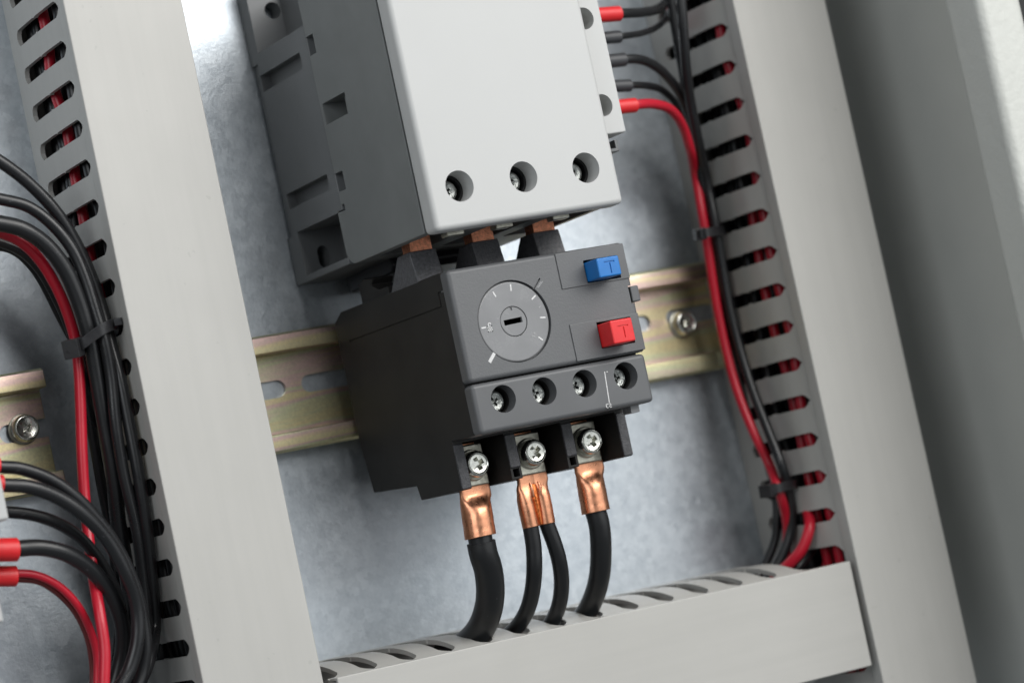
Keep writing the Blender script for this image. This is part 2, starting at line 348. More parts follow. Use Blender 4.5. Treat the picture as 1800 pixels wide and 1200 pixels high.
# ------------------------------------------------------------------ cable ducts
def duct(name, label, width, depth, length, pitch, slotw, first, nf, place, ang=0, bulge=1.0, lean=0.0, mt='duct', flip=False, skip=(), kink=0.0, crown=0.0, cover_end=None):
    """local frame: x across (0 at the visible wall, positive inward to the other wall), t along, w out"""
    t_ = thing(name, label, 'cable duct', place)
    ca, sa = math.cos(ang), math.sin(ang)
    def G(x, t, w):
        # the duct runs along v (ang=0) or along u (ang=-90 deg)
        a, b = (x, t)
        return (place[0] + a * ca - b * sa, place[1] + a * sa + b * ca, w)
    def wallx(w, side):
        x = -bulge * math.sin(math.pi * min(w, 50) / 62.0) - lean * w / 50 + kink * max(0, w - 35) + crown * max(0, min(w, 46.5) - 22) ** 2
        return x if side == 0 else width - x
    T = 1.35
    def sheet(nm, outline, side, parent, holes=None):
        # outline in (w, t): a bent sheet following the wall profile, thickness T
        ws = [p[0] for p in outline]
        tess = []
        top = []; 
        v = []; f = []
        n = len(outline)
        for off in (0.0, T):
            for (w, tt) in outline:
                x = wallx(w, side); x = x + off if side == 0 else x - off
                v.append(G(x, tt, w))
        # ladder faces: the outline is symmetric (lower half, mirrored upper half)
        h = n // 2
        for i in range(h - 1):
            a, b, c, d = i, i + 1, n - 2 - i, n - 1 - i
            f.append((a, b, c, d)); f.append((n + a, n + d, n + c, n + b))
        for i in range(n): j = (i + 1) % n; f.append((i, j, n + j, n + i))
        return v, f
    wb, wt = 7.0, 43.6
    hs = slotw / 2; g = 0.03
    def finger(tc):
        e = pitch / 2 - g; s_ = pitch / 2 - hs
        lo = [(wb, e), (wb + 0.5, s_ + 0.9), (wb + 1.8, s_), (wb + 6, s_), (wb + 11, s_), (wb + 16.4, s_), (wb + 16.7, s_ + .28), (wb + 17.4, s_ + .28), (wb + 17.7, s_), (wb + 22, s_), (wb + 26, s_), (wb + 28.2, s_), (wb + 30, s_), (wb + 33.6, s_), (wb + 35.0, s_ + 0.7), (wb + 35.9, s_ + 1.6), (wt, e)]
        return [(w, tc - d) for w, d in lo] + [(w, tc + d) for w, d in reversed(lo)]
    for side in (0, 1):
        for i in range(nf):
            tc = first + (i + 0.5) * pitch
            if (side, i) in skip: continue
            v, f = sheet('finger', finger(tc), side, t_)
            add('finger', mesh_from(v, f, 'finger', ORG[t_.name], mt), t_, 0.0, ang=40)
        t0, t1 = first - 2, first + nf * pitch + 2
        def band(w0, w1, k):
            lo = [(w0 + (w1 - w0) * i / k, t0) for i in range(k + 1)]
            return lo + [(w, t1) for w, _ in reversed(lo)]
        v, f = sheet('lower_rail', band(0.0, wb - 0.03, 3), side, t_)
        add('lower_wall', mesh_from(v, f, 'lower_wall', ORG[t_.name], mt), t_)
        v, f = sheet('upper_lip', band(wt + 0.03, 48.3, 3), side, t_)
        add('upper_lip', mesh_from(v, f, 'upper_lip', ORG[t_.name], mt), t_)
    t0, t1 = first - 2, first + nf * pitch + 2
    # floor
    v = [G(x, t, w) for w in (0.05, 1.0) for x, t in ((1.2, t0), (width - 1.2, t0), (width - 1.2, t1), (1.2, t1))]
    add('duct_floor', mesh_from(v, [(0, 3, 2, 1), (4, 5, 6, 7), (0, 1, 5, 4), (1, 2, 6, 5), (2, 3, 7, 6), (3, 0, 4, 7)], 'duct_floor', ORG[t_.name], mt), t_)
    # snap-on cover: a channel with side flanges and small inner lips
    xl = wallx(46, 0) - 1.0; xr = wallx(46, 1) + 1.0
    prof = [(xl + 0.15, 44.9), (xl, 46), (xl, depth), (xr, depth), (xr, 46), (xr - 0.15, 44.9), (xr - 0.9, 44.9), (xr - 0.95, depth - 1.1), (xl + 0.95, depth - 1.1), (xl + 0.9, 44.9)]
    c0, c1 = t0, (cover_end if cover_end is not None else t1)
    v = [G(x, c0, w) for x, w in prof] + [G(x, c1, w) for x, w in prof]; n = len(prof)
    f = [tuple(range(n - 1, -1, -1)), tuple(range(n, 2 * n))] + [(i, (i + 1) % n, n + (i + 1) % n, n + i) for i in range(n)]
    add('cover', mesh_from(v, f, 'cover', ORG[t_.name], mt), t_, 0.75, 4, 50)
    return t_
duct('cable_duct', 'tall grey slotted cable duct at left, black cable bundle tied along its slots', 31.0, 50, 0, 11.10, 4.6, 112.0 - 11.1 * 24, 32, (-77.9, 0, 0), 0, bulge=1.0)
duct('cable_duct', 'tall grey slotted cable duct at right beside the dark cabinet wall', 33.4, 50, 0, 11.80, 4.1, 84.5 - 11.8 * 18, 26, (136.9, 0, 0), 0, bulge=1.3, kink=0.13, skip={(0, 3), (0, 2), (0, 1)})
duct('cable_duct', 'short horizontal grey slotted cable duct at the bottom with power cables entering its top', 40.0, 50, 0, 12.42, 5.4, 2.0, 13, (-41.0, -78.5, 0), R(-90.5), bulge=0.0, cover_end=175.0, crown=0.0085, mt='duct_h')

# ------------------------------------------------------------------ DIN rails
def rail(name, label, u0, u1, slots, dv=0.0):
    t_ = thing(name, label, 'mounting rail', (u0, 0, 0))
    T = 1.0
    # hat profile (v, w)
    out = [(16.6, 7.3), (17.3, 6.4), (17.5, 5.0), (16.6, 5.0), (16.2, 6.2), (15.2, 6.5), (12.8, 6.5), (12.8, 0.3), (-12.8, 0.3), (-12.8, 6.5), (-15.2, 6.5), (-16.2, 6.2), (-16.6, 5.0), (-17.5, 5.0), (-17.3, 6.4), (-16.6, 7.3), (-15.2, 7.5), (-11.8, 7.5), (-11.8, 1.3), (11.8, 1.3), (11.8, 7.5), (15.2, 7.5)]
    out = [(a + dv, b) for a, b in out]
    cuts = [prism_vf(slot2d((a + b) / 2, 1.6 + dv * .6, (b - a) / 2 - 2.6, 2.6), 'w', -3, 4) for a, b in slots]
    prism('rail_profile', out, 'u', u0, u1, 'rail', t_, 0.45, cuts=cuts, seg=3, ang=50)
    return t_
r1 = rail('mounting_rail', 'gold zinc mounting rail behind the overload relay, running between the tall ducts', -45, 142, [(-37, -15.8), (-10.6, 8), (50, 62.0), (68, 80), (86, 98), (104, 113), (119, 138)])
r2 = rail('mounting_rail', 'short gold mounting rail end at the left edge, one screw in its open slot', -135, -90.4, [(-104.6, -84)], 1.4)
def rail_screw(c, w, parent, a):
    v, f = pan_head(c, 4.0, w + 0.5, 3.2); me = mesh_from(v, f, 'screw', ORG[parent.name], 'steel')
    me = carve(me, cross_cut(c, w + 1.8, w + 6, 2.3, 0.5, a), ORG[parent.name])
    s = add('screw', me, parent, 0.15, 2, 40)
    v, f = lathe_vf(c, [(2, w - 0.2), (4.4, w - 0.2), (4.4, w + 0.35), (4.1, w + 0.55), (2, w + 0.55)], 36)
    add('washer', mesh_from(v, f, 'washer', ORG[parent.name], 'steel2'), s, 0.0)
rail_screw((-97.6, 3.0), 1.5, r2, 0.5)
rail_screw((124.0, -0.8), 1.5, r1, 0.9)

# ------------------------------------------------------------------ contactor
ct = thing('contactor', 'large contactor with blank pale grey front above the overload relay', 'contactor', (24, 30, 0))
POL = (4.1, 24.3, 44.5)
cuts = [prism_vf(circ(u, 40.5, 4.3, 48), 'w', 80, 110) for u in POL]
fc = box('front_cover', (-5.6, 54.4, 29.2, 118, 86.9, 94), 'face', ct, 1.5, cuts=cuts, seg=5)
# tunnel rings and screws in the cover holes
for u in POL:
    v, f = lathe_vf((u, 40.5), [(4.28, 84.2), (4.28, 87.6), (3.6, 87.6), (3.6, 84.2)], 40)
    add('screw_well', mesh_from(v, f, 'screw_well', ORG[ct.name], 'void'), ct)
    v, f = pan_head((u, 40.5), 3.3, 83.6, 3.2)
    me = carve(mesh_from(v, f, 'terminal_screw', ORG[ct.name], 'steel3'), cross_cut((u, 40.5), 85.2, 92, 2.1, 0.45, 0.6), ORG[ct.name])
    add('terminal_screw', me, ct, 0.1, 2)
# slate grey housing behind the cover: side profile in (v, w)
prof = [(30.0, 86.1), (117.4, 86.1), (117.4, 40.2), (51.0, 40.2), (47.3, 40.2), (47.3, 42.4), (45.6, 42.4), (45.6, 37.2), (34.0, 37.2), (32.4, 37.7), (31.1, 38.8), (30.3, 40.4), (30.0, 42.2)]
hc = [box_vf(-20, -0.5, 91.0, 96.6, 39, 45.2), box_vf(-20, 16, 70.5, 76.6, 42.0, 57.1), box_vf(-20, -0.5, 51.0, 56.4, 39, 45.7)]
hc += [prism_vf(circ(u, 40.5, 4.3, 40), 'w', 80.4, 95) for u in POL]
hc += [box_vf(a, b, 20, 38.5, 52, 86.0) for a, b in ((-2.2, 11.4), (17.4, 31.4), (37.6, 51.6))]
prism('housing', prof, 'u', -5.3, 54.0, 'house', ct, 0.35, cuts=hc, seg=4)
box('cover_seam', (-4.75, -1.5, 30.2, 117, 85.8, 87.3), 'void', ct, 0.0)
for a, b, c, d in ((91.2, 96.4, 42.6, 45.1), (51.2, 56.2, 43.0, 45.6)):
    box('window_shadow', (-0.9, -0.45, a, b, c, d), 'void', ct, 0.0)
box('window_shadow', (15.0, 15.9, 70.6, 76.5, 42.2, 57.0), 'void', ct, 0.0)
box('latch_tongue', (-3.2, -1.8, 70.9, 76.2, 52.3, 54.3), 'house', ct, 0.2)
for k in range(3):   # black sheet in the roof of each terminal recess, standing in for shade
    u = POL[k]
    box('terminal_shade', (u - 6.3, u + 7.3, 38.0, 38.45, 53, 85.5), 'void', ct, 0.0)
# rear base block with feet, pockets and recesses
bp_ = [(30.6, 0.4), (121, 0.4), (121, 8), (116.6, 10), (116.6, 39.9), (97.0, 39.9), (45.9, 39.9), (45.9, 37.0), (30.6, 37.0)]
bc = [box_vf(-7, 8, 32.6, 45.7, 8.0, 45), box_vf(-7, 5.5, 100.3, 118.5, 6.8, 60), box_vf(-7, -1.8, 88.9, 93.9, 5.0, 33.9), box_vf(-7, -1.8, 53.0, 57.6, 5.8, 34.9),
      box_vf(-7, -3.9, 45.0, 97.5, -1, 4.9), prism_vf([(1.9 - (y - 37.4) * 0, y) for x, y in []] or [(1.9 + b, 37.4 + a) for a, b in slot2d(0, 0, 1.4, 1.9)], 'w', -2, 12), prism_vf(circ(2.6, 112.8, 2.6, 28), 'w', -2, 12)]
prism('rear_base', bp_, 'u', -5.0, 54, 'base', ct, 0.45, cuts=bc, seg=3)
box('rear_base_right', (50, 54.5, 34, 116, 1, 40), 'base', ct, 0.3)

prism('rear_skirt', [(33.4, 3), (33.4, 33), (28.5, 36), (26.6, 34), (25.6, 5)], 'u', 9.5, 43, 'black2', ct, 0.8)  # shade between the connector arms is put into the skirt's black colour
for p in ((4.2,29.3,86.0), (19.7,29.4,86.0), (38.0,29.4,86.0)):
    box('terminal_clamp', (p[0] - 3.2, p[0] + 2.2, 28.3, 29.6, 83.5, 87.2), 'steel2', ct, 0.3)
# auxiliary contact block on its right side
ax = thing('auxiliary_contact_block', 'narrow pale grey contact block on the right side of the contactor with wires plugged in', 'contact block', (58, 70, 0))
ac = [prism_vf(circ(58.0, 58.2, 3.2, 40), 'w', 70, 110), prism_vf(circ(58.0, 83.4, 3.2, 40), 'w', 70, 110)]
box('front_cover', (54.7, 63.9, 49.8, 112, 77, 88), 'face', ax, 0.5, cuts=ac)
box('block_body', (54.8, 62.6, 47.6, 112, 20, 76.8), 'base', ax, 0.4)
box('snap_foot', (57.5, 65.4, 45.8, 49.2, 74, 80), 'base', ax, 0.3, cuts=[box_vf(60.2, 64.4, 46.8, 52, 72, 84)])
for v_ in (58.2, 83.4):
    v, f = lathe_vf((58.0, v_), [(0.5, 76), (3.1, 76), (3.1, 79), (0.5, 79)], 30)
    add('terminal_screw', mesh_from(v, f, 'terminal_screw', ORG[ax.name], 'steel2'), ax)

# ------------------------------------------------------------------ overload relay
rl = thing('overload_relay', 'black and charcoal thermal overload relay with blue and red buttons under the contactor', 'overload relay', (28, 0, 0))
ARM = ((0.0, 8.6), (20.0, 28.8), (40.2, 49.0))
BAR = ((0.0, 3.1), (16.3, 19.7), (34.9, 38.3), (53.3, 56.4))
prof = [(19.6, 15.0), (19.6, 80.0), (-25.9, 80.0), (-25.9, 66.6), (-39.6, 66.6), (-39.6, 41.0), (-35.4, 39.9), (-34.2, 12.0), (-20, 9.5), (17, 9.5)]
rc = [box_vf(BAR[i][1], BAR[i + 1][0], -60, -26.4, 52.0, 90) for i in range(3)]
rc += [box_vf(-4, 0.35, 10.25, 10.75, 17, 77.2), box_vf(-4, 0.35, 10.25, 14.6, 76.8, 77.3), box_vf(-4, 0.35, 14.2, 14.7, 76.8, 82)]
rc += [box_vf(BAR[i][0] + .7, BAR[i][1] - .7, -38.9, -36.6, 62, 70) for i in (1, 2)]
rc += [prism_vf(circ(u, -17.7, 3.7, 36), 'w', 72, 95) for u in (9.2, 22.3, 35.4, 49.0)]
rc += [box_vf(-3, 60, 13.0, 25, 12, 34)] if False else []
prism('body', prof, 'u', 0.0, 56.4, 'black', rl, 0.35, cuts=rc, seg=2)
# front cover with dial well
DC, DR = (17.7, 2.7), 11.15
fcuts = [prism_vf(circ(DC[0], DC[1], DR + 0.35, 72), 'w', 82.6, 90), box_vf(43.0, 54.2, 9.6, 16.1, 80, 92), box_vf(43.0, 54.2, -9.1, -1.6, 80, 92), box_vf(55.9, 60, 2.0, 7.2, 70, 92)]
a0 = (26.2,11.0,84.0); a1 = (28.4,13.2,84.0)
sd = Vector((a1[0] - a0[0], a1[1] - a0[1])).normalized(); sn = Vector((-sd.y, sd.x)) * 0.22
q0 = Vector(a0[:2]) - sd * 1.0; q1 = Vector(a1[:2])
fcuts.append(prism_vf([tuple(q0 - sn), tuple(q1 - sn), tuple(q1 + sn), tuple(q0 + sn)], 'w', 83.4, 90))
box('front_cover', (0.1, 57.5, -11.9, 19.6, 77.6, 84), 'relay', rl, 1.3, cuts=fcuts, seg=4)
tcuts = [prism_vf(circ(u, -17.7, 3.85, 44), 'w', 70, 95) for u in (9.2, 22.3, 35.4, 49.0)]
box('terminal_cover', (0.1, 56.7, -26.2, -12.35, 74.5, 84), 'relay2', rl, 1.3, cuts=tcuts, seg=4)
for u in (9.2, 22.3, 35.4, 49.0):
    v, f = pan_head((u, -17.7), 3.5, 75.6, 3.2)
    me = carve(mesh_from(v, f, 'control_screw', ORG[rl.name], 'steel3'), cross_cut((u, -17.7), 77.2, 84, 2.5, 0.5, random.random() * 1.5), ORG[rl.name])
    add('control_screw', me, rl, 0.12, 2)
# button plates
box('button_plate', (34.6, 57.1, 9.1, 19.2, 83.9, 84.35), 'relay', rl, 0.3, cuts=[box_vf(43.0, 54.2, 9.6, 16.1, 80, 92)], seg=2)
box('button_plate', (34.4, 57.1, -11.4, -0.9, 83.9, 84.35), 'relay', rl, 0.3, cuts=[box_vf(43.0, 54.2, -9.1, -1.6, 80, 92)], seg=2)
def button(lbl, b, mt):
    u0, u1, v0, v1, w1 = b; c = ((u0 + u1) / 2 + 0.5, (v0 + v1) / 2)
    cuts = [box_vf(c[0] - 1.9, c[0] + 1.5, c[1] + 1.1, c[1] + 1.55, w1 - 0.3, w1 + 1), box_vf(c[0] - 0.35, c[0] + 0.1, c[1] - 1.9, c[1] + 1.3, w1 - 0.3, w1 + 1)]
    o = box('button', (u0, u1, v0, v1, 79, w1), mt, rl, 0.45, cuts=cuts, seg=3, ang=50); o['label'] = lbl
    return o
button('blue button marked T, the upper of the two', (43.3, 50.6, 9.9, 15.4, 91), 'blue')
button('red button marked T, the lower of the two', (43.3, 50.5, -8.9, -2.3, 91), 'red')
# side latch on the right edge
box('latch', (57.0, 59.8, 2.4, 6.9, 78, 83.2), 'relay2', rl, 0.4)
# dial
dv, df = lathe_vf(DC, [(2, 79), (DR - .1, 79), (DR, 79.2), (DR, 83.25), (DR - .3, 83.5), (5, 83.55), (2, 83.55)], 96)
dm = carve(mesh_from(dv, df, 'dial', ORG[rl.name], 'dial'), [prism_vf(circ(DC[0], DC[1], 4.25, 56), 'w', 82.3, 90)], ORG[rl.name])
dial = add('dial', dm, rl, 0.12, 2)
kv, kf = lathe_vf(DC, [(1, 82), (4.08, 82), (4.08, 83.35), (3.9, 83.5), (1, 83.5)], 56)
sa_ = R(2)
sl_ = rot2([(-2.9, -0.75), (2.9, -0.75), (2.9, 0.75), (-2.9, 0.75)], sa_, (DC[0] - .15, DC[1] + .1))
km = carve(mesh_from(kv, kf, 'dial_knob', ORG[rl.name], 'dial'), [prism_vf(sl_, 'w', 82.5, 90), prism_vf([(DC[0] - .4, DC[1] + 3.1), (DC[0] + .3, DC[1] + 3.1), (DC[0] + .3, DC[1] + 3.9), (DC[0] - .4, DC[1] + 3.9)], 'w', 83.1, 90)], ORG[rl.name])
add('dial_knob', km, dial, 0.1, 2)
prism('slot_shade', sl_, 'w', 82.45, 82.6, 'void', dial, 0.0)  # black insert paints the shade at the bottom of the knob slot
for a, b, wd, nm in (((13.2,11.7,83.6), (13.8,10.2,83.6), .42, 'white'), ((19.1,13.0,83.6), (18.9,11.1,83.6), .42, 'white'), ((26.2,8.8,83.6), (24.7,7.8,83.6), .42, 'white'),
                     ((26.1,2.5,83.6), (27.8,2.3,83.6), .42, 'white'), ((24.3,-2.7,83.6), (25.5,-3.8,83.6), .42, 'white'), ((7.3,2.4,83.6), (8.8,2.4,83.6), .42, 'white'),
                     ((26.3,5.2,83.6), (27.0,5.6,83.6), .3, 'faint'), ((23.0,-1.5,83.6), (23.6,-1.5,83.6), .5, 'faint'), ((22.3,-2.1,83.6), (23.3,-2.5,83.6), .5, 'faint')):
    strip('dial_mark', a, b, wd, 0.02, 83.56, nm, dial)
# small padlock-like glyph on the dial
gc = (9.9,2.2,83.6)
gl = [prism_vf(rot2([(-.75, -1.0), (.75, -1.0), (.85, .45), (-.85, .45)], 0, gc[:2]), 'w', 83.3, 83.6)]
gl = [prism_vf([(gc[0] + x, gc[1] + y) for x, y in q], 'w', 83.3, 83.6) for q in ([(-.8, -1.2), (-.45, -1.2), (-.45, .5), (-.8, .5)], [(.4, -1.2), (.75, -1.2), (.75, .5), (.4, .5)], [(-.8, -1.2), (.75, -1.2), (.75, -.9), (-.8, -.9)],
      [(-.8, .15), (.75, .15), (.75, .5), (-.8, .5)], [(-.8, -.5), (.75, -.5), (.75, -.25), (-.8, -.25)], [(-.15, -1.2), (.1, -1.2), (.1, .4), (-.15, .4)], [(-.5, .5), (-.2, .5), (-.15, 1.0), (-.45, 1.0)], [(-.45, .9), (.5, 1.1), (.5, 1.35), (-.3, 1.25)], [(.3, .8), (.6, .8), (.6, 1.2), (.3, 1.2)])]
v, f = join_vf(gl); add('dial_glyph', mesh_from(v, f, 'dial_glyph', ORG[rl.name], 'white'), dial, 0.0)
strip('pointer_mark', (9.4,-5.0,84.0), (7.3,-7.2,84.0), 0.95, 0.02, 84.0, 'white', rl)
for k in (0.45, 0.95): strip('pointer_mark', (a0[0] + k + .1, a0[1] - .3), (a1[0] + k - .2, a1[1] - .9), 0.16, 0.02, 84.0, 'faint', rl)
# print on the terminal cover
strip('cover_print', (42.5,-15.5,84.0), (41.9,-24.2,84.0), 0.28, 0.02, 84.0, 'white', rl)
strip('cover_print', (43.1,-15.6,84.0), (43.5,-15.7,84.0), 0.25, 0.02, 84.0, 'white', rl)
gp = (41.6,-25.0,84.0)
gl = [prism_vf([(gp[0] + x, gp[1] + y) for x, y in q], 'w', 83.9, 84.02) for q in ([(-1.0, -.6), (-.78, -.6), (-.78, .6), (-1.0, .6)], [(-1.0, .38), (-.2, .38), (-.2, .6), (-1.0, .6)], [(-1.0, -.6), (-.3, -.6), (-.3, -.4), (-1.0, -.4)],
      [(0, .4), (.75, .4), (.75, .6), (0, .6)], [(.55, 0), (.75, 0), (.75, .6), (.55, .6)], [(0, -.1), (.75, -.1), (.75, .1), (0, .1)], [(0, -.6), (.2, -.6), (.2, .1), (0, .1)], [(0, -.6), (.8, -.6), (.8, -.4), (0, -.4)])]
v, f = join_vf(gl); add('cover_print', mesh_from(v, f, 'cover_print', ORG[rl.name], 'white'), rl, 0.0)
box('release_tab', (50.4, 53.3, -28.2, -26.0, 76, 80.5), 'dial', rl, 0.2)
# connector arms up into the contactor
for a, b in ARM:
    v, f = prism_vf([(19.0, 49), (19.0, 66.8), (28.2, 65.0), (28.2, 57.5)], 'u', a, b)
    add('connector_arm', mesh_from(v, f, 'connector_arm', ORG[rl.name], 'arm'), rl, 0.35)
    cb = box('copper_blade', (a + 1.4, b - 0.3, 27.5, 37.0, 58.6, 63.6), 'cu_cut', rl, 0.15)
# rear hook towards the rail
prism('rear_hook', [(19, 26), (19, 44), (22.0, 44), (22.0, 38), (24.0, 34), (25.6, 36), (26.6, 30), (25.5, 26)], 'u', 2, 9, 'black', rl, 0.4)
# mains terminals: clamp plate, screw, spring washer
SCR = ((9.2, -33.1), (28.0, -33.1), (46.8, -33.1))
for i, c in enumerate(SCR):
    box('clamp_plate', (c[0] - 4.4, c[0] + 4.4, -39.0, -27.2, 57.3, 58.3), 'steel2', rl, 0.5)
    v, f = lathe_vf(c, [(2, 58.3), (4.35, 58.3), (4.5, 58.5), (4.35, 58.7), (4.15, 58.75), (4.3, 58.95), (4.15, 59.15), (2, 59.15)], 40)
    w_ = add('spring_washer', mesh_from(v, f, 'spring_washer', ORG[rl.name], 'steel2'), rl)
    v, f = pan_head(c, 3.85, 59.0, 3.2)
    ang = (0.35, 0.65, 0.45)[i]
    cc = cross_cut(c, 60.2, 64, 2.75, 0.85, ang)
    sm = carve(mesh_from(v, f, 'terminal_screw', ORG[rl.name], 'steel'), cc, ORG[rl.name])
    add('terminal_screw', sm, rl, 0.14, 2)
    box('terminal_bar', (c[0] - 4.0, c[0] + 4.0, -36, -26.6, 52.2, 54.9), 'copper', rl, 0.2)

for i, (a, b) in enumerate(BAR):
    box('barrier', (a + 0.02, b - 0.02, -36.3 if i in (1, 2) else -39.4, -26.9, 66.3, 67.1), 'arm2', rl, 0.3)
# ------------------------------------------------------------------ power cables with copper lugs
def loft_vf(secs, n=28):
    """secs: (center, half width, half thickness, squareness) rings in the plane facing along -v, tilted by next centre"""
    v = []; f = []
    for (c, a, b, e) in secs:
        for j in range(n):
            t = 2 * math.pi * j / n; ct, st = math.cos(t), math.sin(t)
            x = a * math.copysign(abs(ct) ** e, ct); y = b * math.copysign(abs(st) ** e, st)
            v.append((c[0] + x, c[1], c[2] + y))
    N = len(secs)
    for i in range(N - 1):
        for j in range(n): f.append((i * n + j, i * n + (j + 1) % n, (i + 1) * n + (j + 1) % n, (i + 1) * n + j))
    f.append(tuple(range(n))); f.append(tuple(range((N - 1) * n, N * n)))
    return v, f
def lug_sections(cu, r, u_end, dent=0.0, wb=55.4):
    """flat tongue under the clamp plate, shoulder, then a round barrel"""
    S = []
    for v_, hw, ht, e, w_ in ((-31.0, 4.5, 0.75, .45, 56.4), (-38.5, 4.7, 0.75, .45, 56.4), (-41.0, 4.9, 0.8, .5, 56.2), (-42.3, r * 1.10, 1.3, .65, wb + .6), (-43.4, r * 1.02, r * .62, .85, wb), (-44.6, r * 1.0, r * .85, .95, wb), (-46, r, r * .94, 1, wb), (-48.3, r, r * 1.0, 1, wb), (-50, r, r * (1.0 - dent), 1, wb), (-51.5, r * 1.005, r, 1, wb), (-53.2, r * 1.01, r, 1, wb)):
        k = max(0.0, min(1.0, (-41 - v_) / 12.2)); S.append(((cu + (u_end - cu) * k, v_, w_), hw, ht, e))
    return S
def lug(name, parent, secs, bore_r, mt='copper'):
    v, f = loft_vf(secs); me = mesh_from(v, f, name, ORG[parent.name], mt)
    c = secs[-1][0]
    o = add(name, me, parent, 0.18, 2, 50)
    return o
def power_cable(label, cu, r_l, u_end, path, r_c, stripped=None):
    t_ = thing('power_cable', label, 'power cable', (cu, -42, 56), 'power cables leaving the overload relay')
    lug('copper_lug', t_, lug_sections(cu, r_l, u_end, 0.05), r_c)
    tube('insulation', path, r_c, 'power', t_, n=32)
    if stripped:
        tube('bare_conductor', stripped, r_c * .84, 'cable', t_, n=24, spline=False)
    return t_
power_cable('thickest black power cable with copper lug under the leftmost relay terminal', 9.4, 4.5, 8.6,
     [(8.5, -54.7, 55.2), (8.7, -58, 54.8)] + [(10.1,-62.5,53.0),(11.4,-69.0,49.0),(11.8,-74.5,44.0),(11.6,-79.4,37.0),(10.3,-83.0,28.0),(7.5,-84.4,20.0)], 4.1, [(8.5, -52, 55.3), (8.5, -56, 55.0)])
power_cable('black power cable with copper lug under the rightmost relay terminal', 47.4, 4.15, 47.0,
     [(46.9, -52.5, 55.3)] + [(47.4,-56.7,55.0),(47.6,-63.2,53.0),(48.1,-71.2,48.0),(48.5,-77.5,41.0),(48.1,-82.7,33.0),(46.1,-86.0,25.0)], 3.1)
pc0 = [o for o in D.objects if o.name == 'power_cable'][0]
for k, (q, rr) in enumerate((("a", .62), ("b", .62))):
    cx, cy = (((8.3,-48.4,60.0)), ((8.4,-50.2,60.0)))[k][:2]
    ring = []
    for i in range(17):
        a = 2 * math.pi * i / 16; x = cx + rr * math.cos(a); y = cy + rr * 1.05 * math.sin(a); dx = (x - 8.8) / 4.3
        ring.append((x, y, 55.35 + 4.2 * math.sqrt(max(0.02, 1 - dx * dx))))
    tube('stamped_mark', ring, 0.10, 'copper2', pc0, n=6, k=2)
tw = thing('twin_power_cable', 'pair of thin black cables crimped in one copper double lug under the middle relay terminal', 'power cable', (28, -42, 56))
for s, lr in ((-1, 2.5), (1, 2.5)):
    S = []
    for v_, off, hw, ht, e, w_ in ((-31, 2.1, 2.6, .75, .45, 56.4), (-38.5, 2.2, 2.65, .75, .45, 56.4), (-40.8, 2.2, 2.75, .85, .5, 56.2), (-42.4, 2.4, 2.6, 1.2, .7, 56.0), (-43.8, 2.65, 2.3, 1.8, .85, 55.7), (-45.5, 2.85, 2.35, 2.3, 1, 55.5), (-49, 2.8, 2.42, 2.5, 1, 55.4), (-53.6, 2.65, 2.45, 2.5, 1, 55.3)):
        S.append(((28.3 - (0.5 if v_ < -42 else 0) * 1.0 + s * off, v_, w_), hw, ht, e))
    lug('copper_lug', tw, S, 2.2)
v, f = loft_vf([((27.9, -41.8, 56.3), 1.5, .8, .7), ((27.8, -43.5, 56.2), 1.3, 1.3, .9), ((27.7, -46, 56.0), 1.1, 1.6, 1), ((27.8, -50, 55.9), 1.0, 1.6, 1), ((27.8, -53.3, 55.7), .8, 1.4, 1)], 14)
add('solder_seam', mesh_from(v, f, 'solder_seam', ORG[tw.name], 'copper2'), tw)
for q in (-1.2, 1.5): tube('copper_bead', [(28.0 + q, -41.2, 57.2), (28.1 + q, -43.2, 57.3), (27.9 + q * .8, -45.2, 57.2)], lambda t: .32 + .22 * math.sin(3.1 * t), 'copper', tw, n=10, k=4)
tube('insulation', [(25.1, -53.0, 55.2)] + [(25.1,-59.0,54.5),(24.6,-65.4,53.0),(25.1,-71.7,48.0),(25.2,-77.0,42.0),(24.7,-81.4,34.0),(23.0,-84.6,25.0)], 2.3, 'power', tw, n=28)
tube('insulation', [(30.4, -53.0, 55.2)] + [(32.0,-60.3,54.5),(33.1,-65.4,53.0),(34.6,-71.1,49.0),(35.3,-76.7,44.0),(35.5,-81.6,37.0),(34.7,-85.6,28.0)], 2.25, 'power', tw, n=28)

# ------------------------------------------------------------------ signal cables
def cable(label, pts, r, mt='cable', group=None, sleeve=None, cat='cable', sl_mt='sleeve', n=18):
    pts = list(pts)
    if pts[-1][0] < -75 and -100 < pts[-1][1] < -65: pts += [(pts[-1][0] - 1, pts[-1][1] - 35, pts[-1][2]), (pts[-1][0], pts[-1][1] - 80, pts[-1][2])]
    if not sleeve:
        o = tube('cable', pts, r, mt, None, org=pts[0], n=n); tag(o, label, cat, group); return o
    t_ = thing('cable', label, cat, pts[0], group)
    tube('insulation', pts, r, mt, t_, n=n)
    sp, sr = sleeve
    sv, sf = tube_vf(sp, lambda t: sr * (1 - 0.06 * math.sin(3.14 * t)), 24, 4, False); 
    add('sleeve', mesh_from(sv, sf, 'sleeve', ORG[t_.name], sl_mt), t_, 0.25, 3, 50)
    return t_
